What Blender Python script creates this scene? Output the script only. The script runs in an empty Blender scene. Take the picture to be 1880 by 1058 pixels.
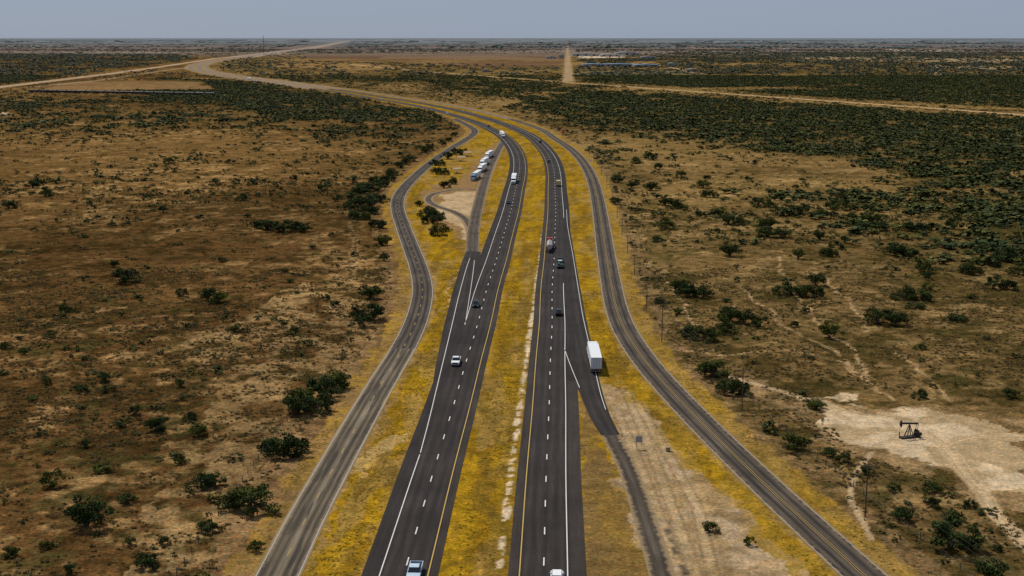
import bpy, bmesh, math, random
import numpy as np
from mathutils import Vector, Matrix, Euler
random.seed(7); rng=np.random.default_rng(11)
scene=bpy.context.scene
COL=scene.collection

# ------------------------------------------------------------ image pixels -> metres
# ground positions projected from image pixel coordinates (flat plain, drone 78.5 m up)
def g(x,y):
    return ((x-940)*80.0/(y-70.0), 187620.0/(y-70.0)-15.7)
def G(l): return [g(*p) for p in l]

# ------------------------------------------------------------ noise (numpy)
def _h(i,j,s):
    v=np.sin(i*127.1+j*311.7+s*74.7)*43758.5453
    return v-np.floor(v)
def vnoise(x,y,s=0):
    xi=np.floor(x);yi=np.floor(y);fx=x-xi;fy=y-yi
    fx=fx*fx*(3-2*fx);fy=fy*fy*(3-2*fy)
    a=_h(xi,yi,s);b=_h(xi+1,yi,s);c=_h(xi,yi+1,s);d=_h(xi+1,yi+1,s)
    return (a*(1-fx)+b*fx)*(1-fy)+(c*(1-fx)+d*fx)*fy
def fbm(x,y,scale,s=0,o=4):
    r=0;a=.5;t=0;x=x/scale;y=y/scale
    for k in range(o):
        r=r+a*vnoise(x,y,s+k*3.1);t+=a;a*=.55;x=x*2.03+7.3;y=y*2.03+1.7
    return r/t
def ss(a,b,x):
    t=np.clip((x-a)/(b-a),0,1);return t*t*(3-2*t)
def inpoly(x,y,poly):
    r=np.zeros(x.shape,bool);n=len(poly);j=n-1
    for i in range(n):
        xi,yi=poly[i];xj,yj=poly[j]
        if yi!=yj:
            c=((yi>y)!=(yj>y))&(x<(xj-xi)*(y-yi)/(yj-yi)+xi)
            r^=c
        j=i
    return r
def pdist(x,y,pts):
    d=np.full(x.shape,1e9)
    for (ax,ay),(bx,by) in zip(pts[:-1],pts[1:]):
        dx=bx-ax;dy=by-ay;L=dx*dx+dy*dy
        if L<1e-9: continue
        t=np.clip(((x-ax)*dx+(y-ay)*dy)/L,0,1)
        d=np.minimum(d,np.hypot(x-ax-t*dx,y-ay-t*dy))
    return d

# ------------------------------------------------------------ curves
def smooth(pts,step=6.0):
    P=[np.array(p,float) for p in pts];P=[2*P[0]-P[1]]+P+[2*P[-1]-P[-2]]
    out=[]
    for i in range(1,len(P)-2):
        p0,p1,p2,p3=P[i-1:i+3]
        L=np.linalg.norm(p2-p1);dist=max(abs(p1[1]),100)
        n=int(max(2,min(60,L/(step*max(1,dist/500)))))
        def al(a,b): return max(np.linalg.norm(b-a),1e-6)**.5
        t0=0;t1=t0+al(p0,p1);t2=t1+al(p1,p2);t3=t2+al(p2,p3)
        for k in range(n):
            t=t1+(t2-t1)*k/n
            A1=(t1-t)/(t1-t0)*p0+(t-t0)/(t1-t0)*p1
            A2=(t2-t)/(t2-t1)*p1+(t-t1)/(t2-t1)*p2
            A3=(t3-t)/(t3-t2)*p2+(t-t2)/(t3-t2)*p3
            B1=(t2-t)/(t2-t0)*A1+(t-t0)/(t2-t0)*A2
            B2=(t3-t)/(t3-t1)*A2+(t-t1)/(t3-t1)*A3
            out.append((t2-t)/(t2-t1)*B1+(t-t1)/(t2-t1)*B2)
    out.append(P[-2])
    return np.array(out)
def normals(c):
    t=np.gradient(c,axis=0);t/=np.linalg.norm(t,axis=1)[:,None]
    return np.stack([t[:,1],-t[:,0]],1)   # points to the right of travel
def off(c,d):
    return c+normals(c)*(np.asarray(d).reshape(-1,1) if np.ndim(d) else d)
def arclen(c):
    return np.concatenate([[0],np.cumsum(np.linalg.norm(np.diff(c,axis=0),axis=1))])
def resample(c,step):
    s=arclen(c);n=max(1,int(s[-1]/step));t=np.linspace(0,s[-1],n+1)
    return np.stack([np.interp(t,s,c[:,0]),np.interp(t,s,c[:,1])],1)
def cut(c,y0,y1):
    y0=max(y0,c[0,1]);y1=min(y1,c[-1,1])
    m=(c[:,1]>y0+.3)&(c[:,1]<y1-.3)
    a=[[np.interp(y0,c[:,1],c[:,0]),y0]];b=[[np.interp(y1,c[:,1],c[:,0]),y1]]
    return np.vstack([a,c[m],b])
def Yof(py): return g(0,py)[1]

L=smooth(G([(565,1660),(612,1500),(743,1050),(794,872),(834,740),(857,660),(877,595),(894,530),(911,478),(925,430),(937,390),(946,350),
 (952,325),(954,305),(951,285),(940,265),(925,250),(900,236),(872,224),(835,212),(790,200),(740,190),(680,180),(610,168),(540,158),
 (470,148),(410,140),(372,133),(352,127),(352,121),(375,114),(420,107),(480,99),(540,92),(590,84),(640,75)]))
d0=(L[0]-L[1])/np.linalg.norm(L[0]-L[1])
L=np.vstack([L[0]+d0*k for k in (400,250,120,60)]+[L])
R=off(L,20.8)
LF=smooth(G([(330,1400),(513,1050),(555,965),(598,885),(634,820),(671,755),(708,692),(737,645),(759,602),(772,562),(776,530),(769,493),
 (755,455),(740,415),(730,382),(732,362),(745,342),(770,317),(799,293),(830,272),(856,256),(869,247),(871,239),(858,230),(838,220),(818,209)]))
LF=np.vstack([LF[0]+(LF[0]-LF[1])/np.linalg.norm(LF[0]-LF[1])*k for k in (200,80)]+[LF])
rf=G([(1960,1400),(1588,1058),(1520,996),(1450,932),(1384,870),(1320,808),(1255,742),(1200,682),(1163,632),(1143,597),(1130,560),(1122,520),(1115,480),
 (1109,440),(1103,400),(1098,370),(1091,340),(1081,315),(1066,292),(1044,271),(1018,254)])
far=off(cut(L,Yof(241),9000),42)
RF=smooth(rf+[tuple(p) for p in far[1::4]])
RF=np.vstack([RF[0]+(RF[0]-RF[1])/np.linalg.norm(RF[0]-RF[1])*k for k in (200,80)]+[RF])
def side_dist(x,y,c_):
    t=np.gradient(c_,axis=0);cs=np.abs(t[:,1])/np.linalg.norm(t,axis=1)
    d=np.abs(x-np.interp(y,c_[:,1],c_[:,0]))*np.interp(y,c_[:,1],cs)
    return np.where((y<c_[0,1])|(y>c_[-1,1]+5),1e9,d)

# ------------------------------------------------------------ material helper
def newmat(name):
    m=bpy.data.materials.new(name);m.use_nodes=True;nt=m.node_tree
    b=nt.nodes["Principled BSDF"];b.inputs["Roughness"].default_value=.9
    b.inputs["Specular IOR Level"].default_value=.2
    return m,nt,b
def N(nt,t,**k):
    n=nt.nodes.new(t)
    for a,v in k.items(): setattr(n,a,v)
    return n
def noise(nt,vec,scale,detail=3,rough=.6):
    n=N(nt,"ShaderNodeTexNoise");n.inputs["Scale"].default_value=scale;n.inputs["Detail"].default_value=detail;n.inputs["Roughness"].default_value=rough
    if vec: nt.links.new(vec,n.inputs["Vector"])
    return n.outputs["Fac"]
def ramp(nt,fac,stops):
    r=N(nt,"ShaderNodeValToRGB");e=r.color_ramp.elements
    while len(e)<len(stops): e.new(.5)
    for i,(p,c) in enumerate(stops):
        e[i].position=p;e[i].color=(c[0],c[1],c[2],1) if hasattr(c,"__len__") else (c,c,c,1)
    nt.links.new(fac,r.inputs[0]);return r.outputs[0]
def mix(nt,a,b,fac,mode="MIX"):
    m=N(nt,"ShaderNodeMix",data_type="RGBA",blend_type=mode)
    for s,v in ((m.inputs[6],a),(m.inputs[7],b),(m.inputs[0],fac)):
        if hasattr(v,"is_linked"): nt.links.new(v,s)
        elif hasattr(v,"__len__"): s.default_value=(v[0],v[1],v[2],1)
        else: s.default_value=v
    return m.outputs[2]
def maprange(nt,v,a,b,c,d):
    m=N(nt,"ShaderNodeMapRange")
    for i,x in enumerate((a,b,c,d)): m.inputs[i+1].default_value=x
    nt.links.new(v,m.inputs[0]);return m.outputs[0]
_mc={}
def paint(name,col,rough=.45,metal=0,spec=.4):
    key=(name,)
    if key in _mc: return _mc[key]
    m,nt,b=newmat(name);geo=N(nt,"ShaderNodeTexCoord")
    f=noise(nt,geo.outputs["Object"],3.0,4)
    c=ramp(nt,f,[(.3,[v*.82 for v in col]),(.7,[min(1,v*1.08) for v in col])])
    nt.links.new(c,b.inputs["Base Color"]);b.inputs["Roughness"].default_value=rough;b.inputs["Metallic"].default_value=metal;b.inputs["Specular IOR Level"].default_value=spec
    _mc[key]=m;return m

# ------------------------------------------------------------ ground
rows=[-3000,-800,-200,0,60,100]+[Yof(y) for y in np.concatenate([np.arange(1420,300,-1.8),np.arange(300,130,-.8),np.arange(130,71,-.4),[71.0,70.7,70.4]])]
rows=np.array(rows)
ratio=np.concatenate([[-30,-8,-3,-1.5,-.9],np.linspace(-.6,.6,760),[.9,1.5,3,8,30]])
YY,RR=np.meshgrid(rows,ratio,indexing="ij")
XX=RR*(np.maximum(YY,90)+16)
nr,nc=XX.shape
X=XX.ravel();Y=YY.ravel()
def warp(x,y,a,s):
    return x+(fbm(x,y,s,3)-.5)*2*a, y+(fbm(x,y,s,9)-.5)*2*a
wx,wy=warp(X,Y,5,9)
def lerp(a,b,t): return a*(1-t[:,None])+np.array(b)*t[:,None]
n1=fbm(X,Y,60,1);n2=fbm(X,Y,14,2);n3=fbm(X,Y,4,5,3);n4=fbm(X,Y,240,6)
Lx=np.interp(Y,L[:,1],L[:,0]) # highway x for each y
side=ss(-40,60,X-Lx)
SM=np.zeros(len(X))           # 1 = smooth packed sand
A=lerp(np.tile([.094,.053,.020],(len(X),1)),[.162,.108,.044],side)
B=np.array([.250,.160,.070])*(1-side[:,None])+np.array([.285,.195,.088])*side[:,None]
C=np.array([.036,.023,.008])*(1-side[:,None])+np.array([.066,.050,.016])*side[:,None]
c=A.copy()
t=ss(.52,.66,.36*n2+.28*n1+.36*n3);c=c*(1-t[:,None]*.85)+B*t[:,None]*.85
t=ss(.49,.60,fbm(X,Y,18,21)*.45+fbm(X,Y,4,24,3)*.55)*.82;c=c*(1-t[:,None])+C*t[:,None]
t=ss(.58,.68,fbm(X,Y,2.6,27,3)*.5+fbm(X,Y,9,28,3)*.5)*ss(700,200,Y) if False else ss(.54,.64,fbm(X,Y,2.6,27,3)*.5+fbm(X,Y,9,28,3)*.5)*(1-ss(300,800,Y));c=lerp(c,[.045,.045,.014],t*.55)
m=inpoly(wx,wy,G([(560,520),(700,560),(690,640),(560,800),(440,1000),(330,1058),(200,1058),(330,850),(430,700),(300,640),(430,590)])).astype(float)
c=lerp(c,[.28,.19,.09],m*.65*ss(.44,.58,fbm(X,Y,6,101)))
t=ss(380,900,Y)*(.35+.3*n4);c=lerp(c,[.160,.104,.038],t*.6)
c*= (0.74+.50*ss(.35,.65,n4))[:,None]
forest_polys=[
 (G([(990,168),(1060,160),(1300,180),(1500,194),(1990,226),(1990,440),(1840,445),(1760,402),(1650,350),(1570,335),(1520,296),(1345,284),(1325,255),(1200,230),(1100,208),(1030,196)]),1.0),
 (G([(1055,146),(1050,112),(1250,96),(1990,96),(1990,206),(1500,178),(1300,164)]),.85),
 (G([(325,140),(360,138),(450,152),(600,170),(760,193),(845,220),(800,230),(640,224),(500,212),(400,196),(300,186),(230,160)]),.85),
 (G([(-200,98),(330,100),(370,108),(200,130),(0,152),(-200,166)]),.85),
 (G([(840,160),(1000,160),(1040,200),(1100,235),(1040,236),(930,205),(860,185)]),.6),
 (G([(-100,88),(620,84),(560,98),(400,96),(100,94),(-100,94)]),.5),
 (G([(640,76),(1040,76),(1040,92),(560,100),(580,88)]),.4),
 (G([(430,108),(560,112),(1040,126),(1036,160),(900,190),(760,178),(600,158),(450,136),(400,128)]),.42),
 (G([(-200,175),(330,185),(700,225),(840,235),(780,290),(500,240),(-200,235)]),.36),
 (G([(1060,200),(1200,225),(1340,260),(1540,300),(1700,370),(1990,460),(1990,560),(1650,470),(1300,360),(1100,290)]),.42),
 (G([(1050,76),(1990,76),(1990,95),(1050,95)]),.5)]
WP=[(18,45,0),(50,120,500),(110,260,900)]
def dens(x,y):
    F=0
    for a_,s_,o_ in WP:
        qx=x+(fbm(x+o_,y,s_,3,3)-.5)*2*a_;qy=y+(fbm(x+o_,y,s_,9,3)-.5)*3.4*a_;f_=np.zeros(x.shape)
        for poly,w in forest_polys: f_=np.maximum(f_,inpoly(qx,qy,poly)*w)
        F=F+f_/3
    gap=(.15+.85*ss(.40,.56,fbm(x,y,30,33)));hi=ss(.6,.95,F)
    return F*ss(.29,.47,fbm(x,y*.6,150,31))*(gap*(1-hi)+(.28+.72*gap)*hi)
far_m=Y>400
FWd=np.zeros(len(X));FWd[far_m]=dens(X[far_m],Y[far_m])
c=lerp(c,[.042,.038,.012],np.clip(FWd*.95,0,.8))
def patch(px,col,a=1,w=None,nz=None,sm=0):
    global c,SM
    m=inpoly(wx if w is None else w[0],wy if w is None else w[1],G(px)).astype(float)*a
    if nz is not None: m=m*nz
    c=lerp(c,col,m)
    if sm: SM=np.maximum(SM,m*sm)
FWp=warp(X,Y,30,120)
patch([(560,100),(700,97),(1035,99),(1032,121),(900,123),(700,113),(540,112)],[.105,.062,.045],.85,FWp,.35+.65*ss(.42,.58,fbm(X/4,Y,260,41)))
patch([(700,104),(900,103),(1030,108),(1030,111),(700,108)],[.20,.14,.09],.5,FWp)
patch([(520,112),(640,115),(780,124),(640,130),(500,122)],[.22,.14,.06],.7,FWp)
patch([(120,150),(360,150),(400,164),(300,166),(100,164)],[.22,.14,.07],.75,FWp,.5+.5*ss(.3,.6,n2))
patch([(-50,206),(18,206),(20,214),(-50,215)],[.40,.30,.2],.8)
patch([(0,80),(330,79),(360,83),(0,85)],[.30,.24,.18],.65,FWp)
patch([(100,91),(330,92),(340,98),(120,98)],[.34,.27,.2],.8,FWp)
patch([(1060,99),(1150,98),(1145,106),(1065,107)],[.55,.46,.36],.9,FWp)
patch([(1140,92),(1400,94),(1380,100),(1150,99)],[.22,.18,.11],.7,FWp)
patch([(1440,104),(1700,104),(1960,110),(1960,116),(1600,112),(1450,108)],[.32,.25,.16],.75,FWp)
patch([(1700,120),(1960,124),(1960,130),(1720,126)],[.30,.24,.15],.6,FWp)
patch([(1050,131),(1250,128),(1290,136),(1060,140)],[.20,.17,.09],.6,FWp)
mf=ss(4800,8500,Y);c=lerp(c,[.055,.072,.070],mf*.85)
st=fbm(X/9,Y,900,51,3);st2=fbm(X/14,Y,3500,55,3)
c=lerp(c,[.26,.19,.15],ss(.52,.60,st)*mf*.55*(1-ss(9000,16000,Y)));c=lerp(c,[.25,.22,.20],ss(.53,.60,st2)*mf*.65);c=lerp(c,[.15,.10,.09],ss(.52,.59,fbm(X/12,Y,2200,58,3))*mf*.5)
patch([(1620,90),(1770,91),(1765,95),(1625,94)],[.45,.38,.3],.7,FWp)
patch([(440,73),(1000,72),(1040,75),(700,78),(500,77)],[.24,.20,.20],.5,FWp)
c=lerp(c,[.13,.17,.22],ss(4000,30000,Y)*.74)  # distance haze painted into the ground colour, bluer towards the horizon
# verge
vp=[tuple(p) for p in off(cut(LF,-100,1190),-7.5)]+[tuple(p) for p in off(cut(L,1250,6000),-14)]+[tuple(p) for p in off(cut(RF,-100,6000),8)][::-1]
ww=warp(X,Y,2.2,6)
vm=inpoly(ww[0],ww[1],vp).astype(float)
vfade=1-.75*ss(1000,2600,Y)
U=X-Lx                        # metres across, so noise in (U, Y/8) runs lengthwise like mowing
yel=np.tile([.285,.172,.011],(len(X),1))
t=ss(.45,.62,fbm(U,Y*.12,2.2,61));yel=lerp(yel,[.195,.112,.009],t*.8)
t=ss(.52,.66,fbm(U,Y*.2,4,63));yel=lerp(yel,[.26,.175,.065],t*.55)
t=ss(.54,.66,fbm(U,Y*.3,5,66));yel=lerp(yel,[.12,.078,.018],t*.6)
t=ss(.55,.66,fbm(X,Y,3.0,68,3));yel=lerp(yel,[.13,.085,.015],t*.5)
a=(vm*(.35+.65*vfade))[:,None];c=c*(1-a)+yel*a
SM=np.maximum(SM,vm*.3)
def band(curve,d0,d1,col,al,n=1.0,y0=-100,y1=2600):
    global c
    cc=cut(curve,y0,y1)
    poly=[tuple(p) for p in off(cc,d0)]+[tuple(p) for p in off(cc,d1)][::-1]
    m=inpoly(ww[0],ww[1],poly).astype(float)*al*n;c=lerp(c,col,m)
lowf=ss(.35,.6,fbm(X,Y,9,71))
band(LF,-13,-3.0,[.22,.14,.068],.8*(1-.5*ss(350,450,Y)),.5+.5*lowf)
band(LF,3.0,4.4,[.27,.18,.09],.6,.4+.6*lowf)
band(RF,3.2,8.5,[.24,.155,.05],.7,.45+.55*lowf)
band(RF,-4.6,-3.2,[.27,.18,.07],.5,.4+.6*lowf)
band(RF,8.5,13,[.20,.13,.065],.6,lowf)
band(L,-7.6,-5.8,[.24,.155,.05],.4,lowf);band(R,6,7.6,[.24,.155,.05],.4,lowf)
band(L,-16,48,[.32,.23,.145],.5,1.0,Yof(165),5200)
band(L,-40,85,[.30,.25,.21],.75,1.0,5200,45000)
rub=G([(905,1200),(915,1058),(940,850),(958,720),(972,620),(983,540),(992,470),(998,420)])
nm=(Y<620)&(Y>60);d=np.full(len(X),99.);d[nm]=pdist(X[nm],Y[nm],rub)
c=lerp(c,[.13,.085,.014],(1-ss(.6,3.2,d+(n3-.5)*2))*.5)
c=lerp(c,[.50,.40,.27],(1-ss(.3,.8,d+(n3-.5)*1.0))*ss(.40,.50,fbm(X,Y,1.8,81,2)))
patch([(1062,728),(1085,760),(1130,870),(1165,950),(1180,1058),(1200,1250),(1068,1250),(1064,900)],[.150,.098,.042],.92,None,.55+.45*n2,.2)
patch([(1105,700),(1150,712),(1190,760),(1260,830),(1330,900),(1420,990),(1500,1070),(1640,1250),(1190,1250),(1180,1058),(1165,950),(1130,850),(1118,780)],[.295,.208,.115],.96,None,.75+.25*n2,.5)
t=inpoly(wx,wy,G([(1120,720),(1190,760),(1330,900),(1500,1070),(1640,1250),(1190,1250),(1165,950)]))*ss(.5,.64,fbm(X,Y,5,83));c=lerp(c,[.40,.30,.20],t*.6)
t=inpoly(wx,wy,G([(1120,720),(1190,760),(1330,900),(1500,1070),(1640,1250),(1190,1250),(1165,950)]))*ss(.54,.66,fbm(X,Y,6,85));c=lerp(c,[.15,.10,.045],t*.6)
patch([(1150,715),(1215,735),(1300,830),(1380,900),(1470,1000),(1560,1080),(1500,1100),(1410,1010),(1340,930),(1250,840),(1175,770)],[.25,.155,.02],.8,None,ss(.38,.56,n2))
for tr in ([(1150,720),(1180,790),(1215,880),(1240,950),(1270,1030),(1300,1120)],[(1128,745),(1165,830),(1200,920),(1235,1010),(1262,1100)],[(1170,740),(1230,840),(1280,930),(1310,1060)]):
    d[:]=99;d[nm]=pdist(X[nm],Y[nm],G(tr));c=lerp(c,[.40,.30,.18],(1-ss(.6,2.4,d))*.55*(.4+.6*lowf))
    c=lerp(c,[.17,.115,.06],((1-ss(.12,.45,abs(d-1.0))))*.6)
d[:]=99;d[nm]=pdist(X[nm],Y[nm],G([(1215,950),(1240,1010),(1262,1060)]))
c=lerp(c,[.05,.045,.04],(1-ss(.2,.9,d))*ss(.45,.6,n3)*.8)
patch([(650,850),(700,812),(745,790),(750,805),(700,840),(655,880)],[.38,.27,.12],.7,None,.6+.4*n2,.3)
patch([(835,520),(845,480),(835,540),(820,580),(812,600)],[.35,.25,.13],.8)
# well pad, ragged and chalky
W2=warp(X,Y,11,13)
patch([(1350,694),(1420,702),(1520,735),(1600,742),(1700,745),(1800,752),(1960,790),(1940,930),(1860,935),(1790,915),(1700,876),(1600,855),(1550,830),(1480,780)],[.25,.17,.088],.8,W2,.35+.65*lowf,.2)
patch([(1460,718),(1530,746),(1600,750),(1700,752),(1790,764),(1900,805),(1890,890),(1850,912),(1790,895),(1700,860),(1600,836),(1560,812),(1510,770)],[.38,.28,.162],.95,W2,.75+.25*n2,.6)
t=inpoly(W2[0],W2[1],G([(1470,722),(1700,752),(1900,805),(1890,900),(1790,895),(1600,832),(1510,770)]))*ss(.48,.62,fbm(X,Y,7,87));c=lerp(c,[.52,.41,.275],t*.75)
for tr,w_ in (([(1990,1090),(1880,1000),(1800,905),(1765,860),(1735,820),(1700,795)],1.9),([(1330,690),(1440,720),(1560,770)],1.2),([(1735,820),(1800,800),(1900,800),(2000,830)],1.3),([(1600,830),(1560,900),(1600,990)],.7)):
    d[:]=99;d[nm]=pdist(wx[nm]*.15+X[nm]*.85,wy[nm]*.15+Y[nm]*.85,[tuple(v) for v in smooth(G(tr),8)]);mk=1-ss(w_*.6,w_,d);c=lerp(c,[.47,.35,.21],mk*.8);SM=np.maximum(SM,mk*.5)
    c=lerp(c,[.25,.17,.09],(1-ss(.1,.35,abs(d-w_*.45)))*.55)
# rest area on the left
patch([(872,474),(852,440),(838,428),(808,412),(795,395),(776,378),(776,352),(798,338),(835,334),(855,322),(868,302),(896,272),(914,260),(924,266),(908,300),(896,335),(884,375),(880,430),(878,474)],[.22,.14,.065],.95,None,None,.3)
patch([(866,455),(852,425),(815,400),(800,378),(815,358),(850,352),(878,352),(872,392),(868,430)],[.42,.31,.19],.92,None,.7+.3*lowf,.5)
patch([(800,300),(860,275),(890,268),(868,318),(840,332),(800,335),(775,345)],[.24,.155,.045],.8,None,lowf)
for tr in ([(1425,470),(1432,490),(1455,520),(1475,560),(1500,590)],[(1500,500),(1540,540),(1590,590),(1600,620)],[(1240,640),(1340,655),(1450,640),(1560,670),(1640,735)],[(1340,520),(1400,560),(1440,600),(1530,640),(1600,700)],[(1640,640),(1700,700),(1760,740)],[(640,380),(645,440),(640,530)],[(655,440),(652,520)],[(1190,480),(1260,560),(1300,620)],[(1500,590),(1570,640),(1600,700)]):
    P=G(tr);nn=(Y<1000)&(Y>100)&(X<-15) if tr[0][0]<900 else (Y<1000)&(Y>100)&(X>20)
    d[:]=99;q=warp(X[nn],Y[nn],3.0,12);d[nn]=pdist(q[0],q[1],P if len(P)<3 else [tuple(v) for v in smooth(P,12)[::2]]);c=lerp(c,[.36,.25,.135],(1-ss(.25,.65,d))*(.8 if tr[0][0]>900 else .35)*ss(.25,.45,n3))
for tr,w_,col,al in (([(1043,150),(1043,120),(1042,95),(1041,76)],13,[.33,.25,.16],.75),
   ([(640,118),(760,130),(900,141),(1060,153),(1300,170),(1500,184),(1700,198),(2000,220)],9,[.42,.31,.18],.85),
   ([(-200,186),(0,160),(100,148),(200,136),(300,122),(400,107),(440,103)],18,[.36,.27,.19],.85),
   ([(60,160),(180,148),(300,130),(345,124)],10,[.30,.23,.16],.6),
   ([(640,150),(800,170),(980,200)],5,[.30,.2,.1],.5),
   ([(1720,118),(1722,145)],10,[.42,.33,.22],.6),([(1200,118),(1290,136)],8,[.4,.3,.2],.6)):
    fm=Y>1000;d=np.full(len(X),999.);d[fm]=pdist((wx*.5+X*.5)[fm],(wy*.5+Y*.5)[fm],G(tr));c=lerp(c,col,(1-ss(w_*.55,w_,d))*al)
c=np.clip(c,.003,.8)
me=bpy.data.meshes.new("ground")
idx=np.arange(nr*nc).reshape(nr,nc)
f=np.stack([idx[:-1,:-1],idx[:-1,1:],idx[1:,1:],idx[1:,:-1]],-1).reshape(-1,4)
me.vertices.add(len(X));me.vertices.foreach_set("co",np.stack([X,Y,X*0],1).astype(np.float32).ravel())
me.loops.add(f.size);me.loops.foreach_set("vertex_index",f.ravel().astype(np.int32))
me.polygons.add(len(f));me.polygons.foreach_set("loop_start",(np.arange(len(f))*4).astype(np.int32));me.polygons.foreach_set("loop_total",np.full(len(f),4,np.int32))
me.update(calc_edges=True)
at=me.color_attributes.new("tone","FLOAT_COLOR","POINT")
at.data.foreach_set("color",np.concatenate([c,np.ones((len(c),1))],1).astype(np.float32).ravel())
at=me.attributes.new("packed","FLOAT","POINT");at.data.foreach_set("value",SM.astype(np.float32))
ground=bpy.data.objects.new("ground",me);COL.objects.link(ground);ground["kind"]="structure"
m,nt,b=newmat("dry_soil_and_grass")
a=N(nt,"ShaderNodeAttribute",attribute_name="tone");pk=N(nt,"ShaderNodeAttribute",attribute_name="packed").outputs["Fac"];tc=N(nt,"ShaderNodeTexCoord").outputs["Object"]
f1=noise(nt,tc,1.6,5,.7);f2=noise(nt,tc,.35,4,.6);f3=noise(nt,tc,.07,4,.6)
k=mix(nt,a.outputs["Color"],ramp(nt,f1,[(.32,(.40,.39,.38)),(.5,(.95,.93,.92)),(.68,(1.80,1.70,1.58))]),1.0,"MULTIPLY")
k=mix(nt,k,ramp(nt,f2,[(.32,(.55,.55,.54)),(.5,1.0),(.68,(1.50,1.44,1.36))]),1.0,"MULTIPLY")
k=mix(nt,k,ramp(nt,noise(nt,tc,.8,3),[(.35,(1.16,.96,.82)),(.6,(.94,1.0,1.0))]),1.0,"MULTIPLY")
k=mix(nt,k,ramp(nt,f3,[(.3,.76),(.7,1.24)]),1.0,"MULTIPLY")
v=N(nt,"ShaderNodeTexVoronoi");v.inputs["Scale"].default_value=.6;nt.links.new(tc,v.inputs["Vector"])
sp=ramp(nt,v.outputs["Distance"],[(.12,1.0),(.34,0.0)])
gate=ramp(nt,noise(nt,tc,.12,3),[(.44,0.0),(.58,.8)])
sm=mix(nt,sp,gate,1.0,"MULTIPLY")
k=mix(nt,k,mix(nt,k,(.32,.42,.28),1.0,"MULTIPLY"),sm)
k=mix(nt,k,mix(nt,a.outputs["Color"],ramp(nt,f1,[(.3,.82),(.7,1.18)]),1.0,"MULTIPLY"),pk)
nt.links.new(k,b.inputs["Base Color"]);b.inputs["Roughness"].default_value=1;b.inputs["Specular IOR Level"].default_value=0
bp=N(nt,"ShaderNodeBump");bp.inputs["Strength"].default_value=.55;bp.inputs["Distance"].default_value=.5;nt.links.new(f1,bp.inputs["Height"]);nt.links.new(bp.outputs[0],b.inputs["Normal"])
me.materials.append(m)

# ------------------------------------------------------------ road surfaces
def asphalt(name,c1,c2,track=0.0,tracks=(),crack=.0,edge=None,dust=(.24,.165,.085),amt=.8):
    m,nt,b=newmat(name);tc=N(nt,"ShaderNodeTexCoord").outputs["Object"];uv=N(nt,"ShaderNodeUVMap");sp=N(nt,"ShaderNodeSeparateXYZ");nt.links.new(uv.outputs[0],sp.inputs[0])
    mp=N(nt,"ShaderNodeMapping");nt.links.new(uv.outputs[0],mp.inputs[0]);mp.inputs["Scale"].default_value=(1.0,.05,1)
    fs=noise(nt,mp.outputs[0],1.3,4);fl=noise(nt,tc,.06,4);ff=noise(nt,tc,3.0,3)
    k=ramp(nt,fs,[(.3,c1),(.7,c2)])
    k=mix(nt,k,ramp(nt,fl,[(.3,.75),(.7,1.3)]),1.0,"MULTIPLY")
    k=mix(nt,k,ramp(nt,ff,[(.3,.8),(.7,1.2)]),1.0,"MULTIPLY")
    for t in tracks:
        s=N(nt,"ShaderNodeMath",operation="SUBTRACT");nt.links.new(sp.outputs[0],s.inputs[0]);s.inputs[1].default_value=t
        ab=N(nt,"ShaderNodeMath",operation="ABSOLUTE");nt.links.new(s.outputs[0],ab.inputs[0])
        w=maprange(nt,ab.outputs[0],.15,.7,1,0)
        k=mix(nt,k,mix(nt,k,(track,track*.97,track*.93),1.0,"MULTIPLY"),w)
    if crack>0:
        pn=ramp(nt,noise(nt,mp.outputs[0],.9,2),[(.56,0.0),(.6,crack)])
        k=mix(nt,k,(.03,.027,.024),pn)
    if edge:
        ab=N(nt,"ShaderNodeMath",operation="ABSOLUTE");nt.links.new(sp.outputs[0],ab.inputs[0])
        w=N(nt,"ShaderNodeMath",operation="MULTIPLY_ADD");nt.links.new(noise(nt,tc,.7,4),w.inputs[0]);w.inputs[1].default_value=2.4;nt.links.new(ab.outputs[0],w.inputs[2])
        k=mix(nt,k,dust,maprange(nt,w.outputs[0],edge+1.0,edge+1.6,0,amt))
    nt.links.new(k,b.inputs["Base Color"]);b.inputs["Roughness"].default_value=.92;b.inputs["Specular IOR Level"].default_value=.1
    return m
mA=asphalt("dark_asphalt",(.019,.016,.015),(.031,.026,.025),1.4,tracks=(-2.7,-.95,.95,2.7))
mS=asphalt("shoulder_asphalt",(.030,.024,.021),(.044,.036,.031))
mG=asphalt("old_grey_asphalt",(.115,.090,.062),(.19,.152,.108),.42,tracks=(-2.2,-1.0,1.0,2.2),crack=.65,edge=2.9)
mF=asphalt("patched_asphalt",(.020,.017,.014),(.038,.030,.024),2.7,tracks=(-2.45,-.85,.85,2.45),crack=.4,edge=3.0)
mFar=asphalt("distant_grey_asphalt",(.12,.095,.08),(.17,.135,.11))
mRamp=asphalt("worn_ramp_asphalt",(.055,.044,.034),(.098,.079,.058),.65,tracks=(-.9,.9),crack=.4,edge=1.2,dust=(.25,.175,.095))
mRest=asphalt("dusty_rest_asphalt",(.055,.043,.034),(.10,.08,.058),.75,tracks=(-.9,.9),crack=.3,edge=2.1,dust=(.24,.16,.08))
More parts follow.
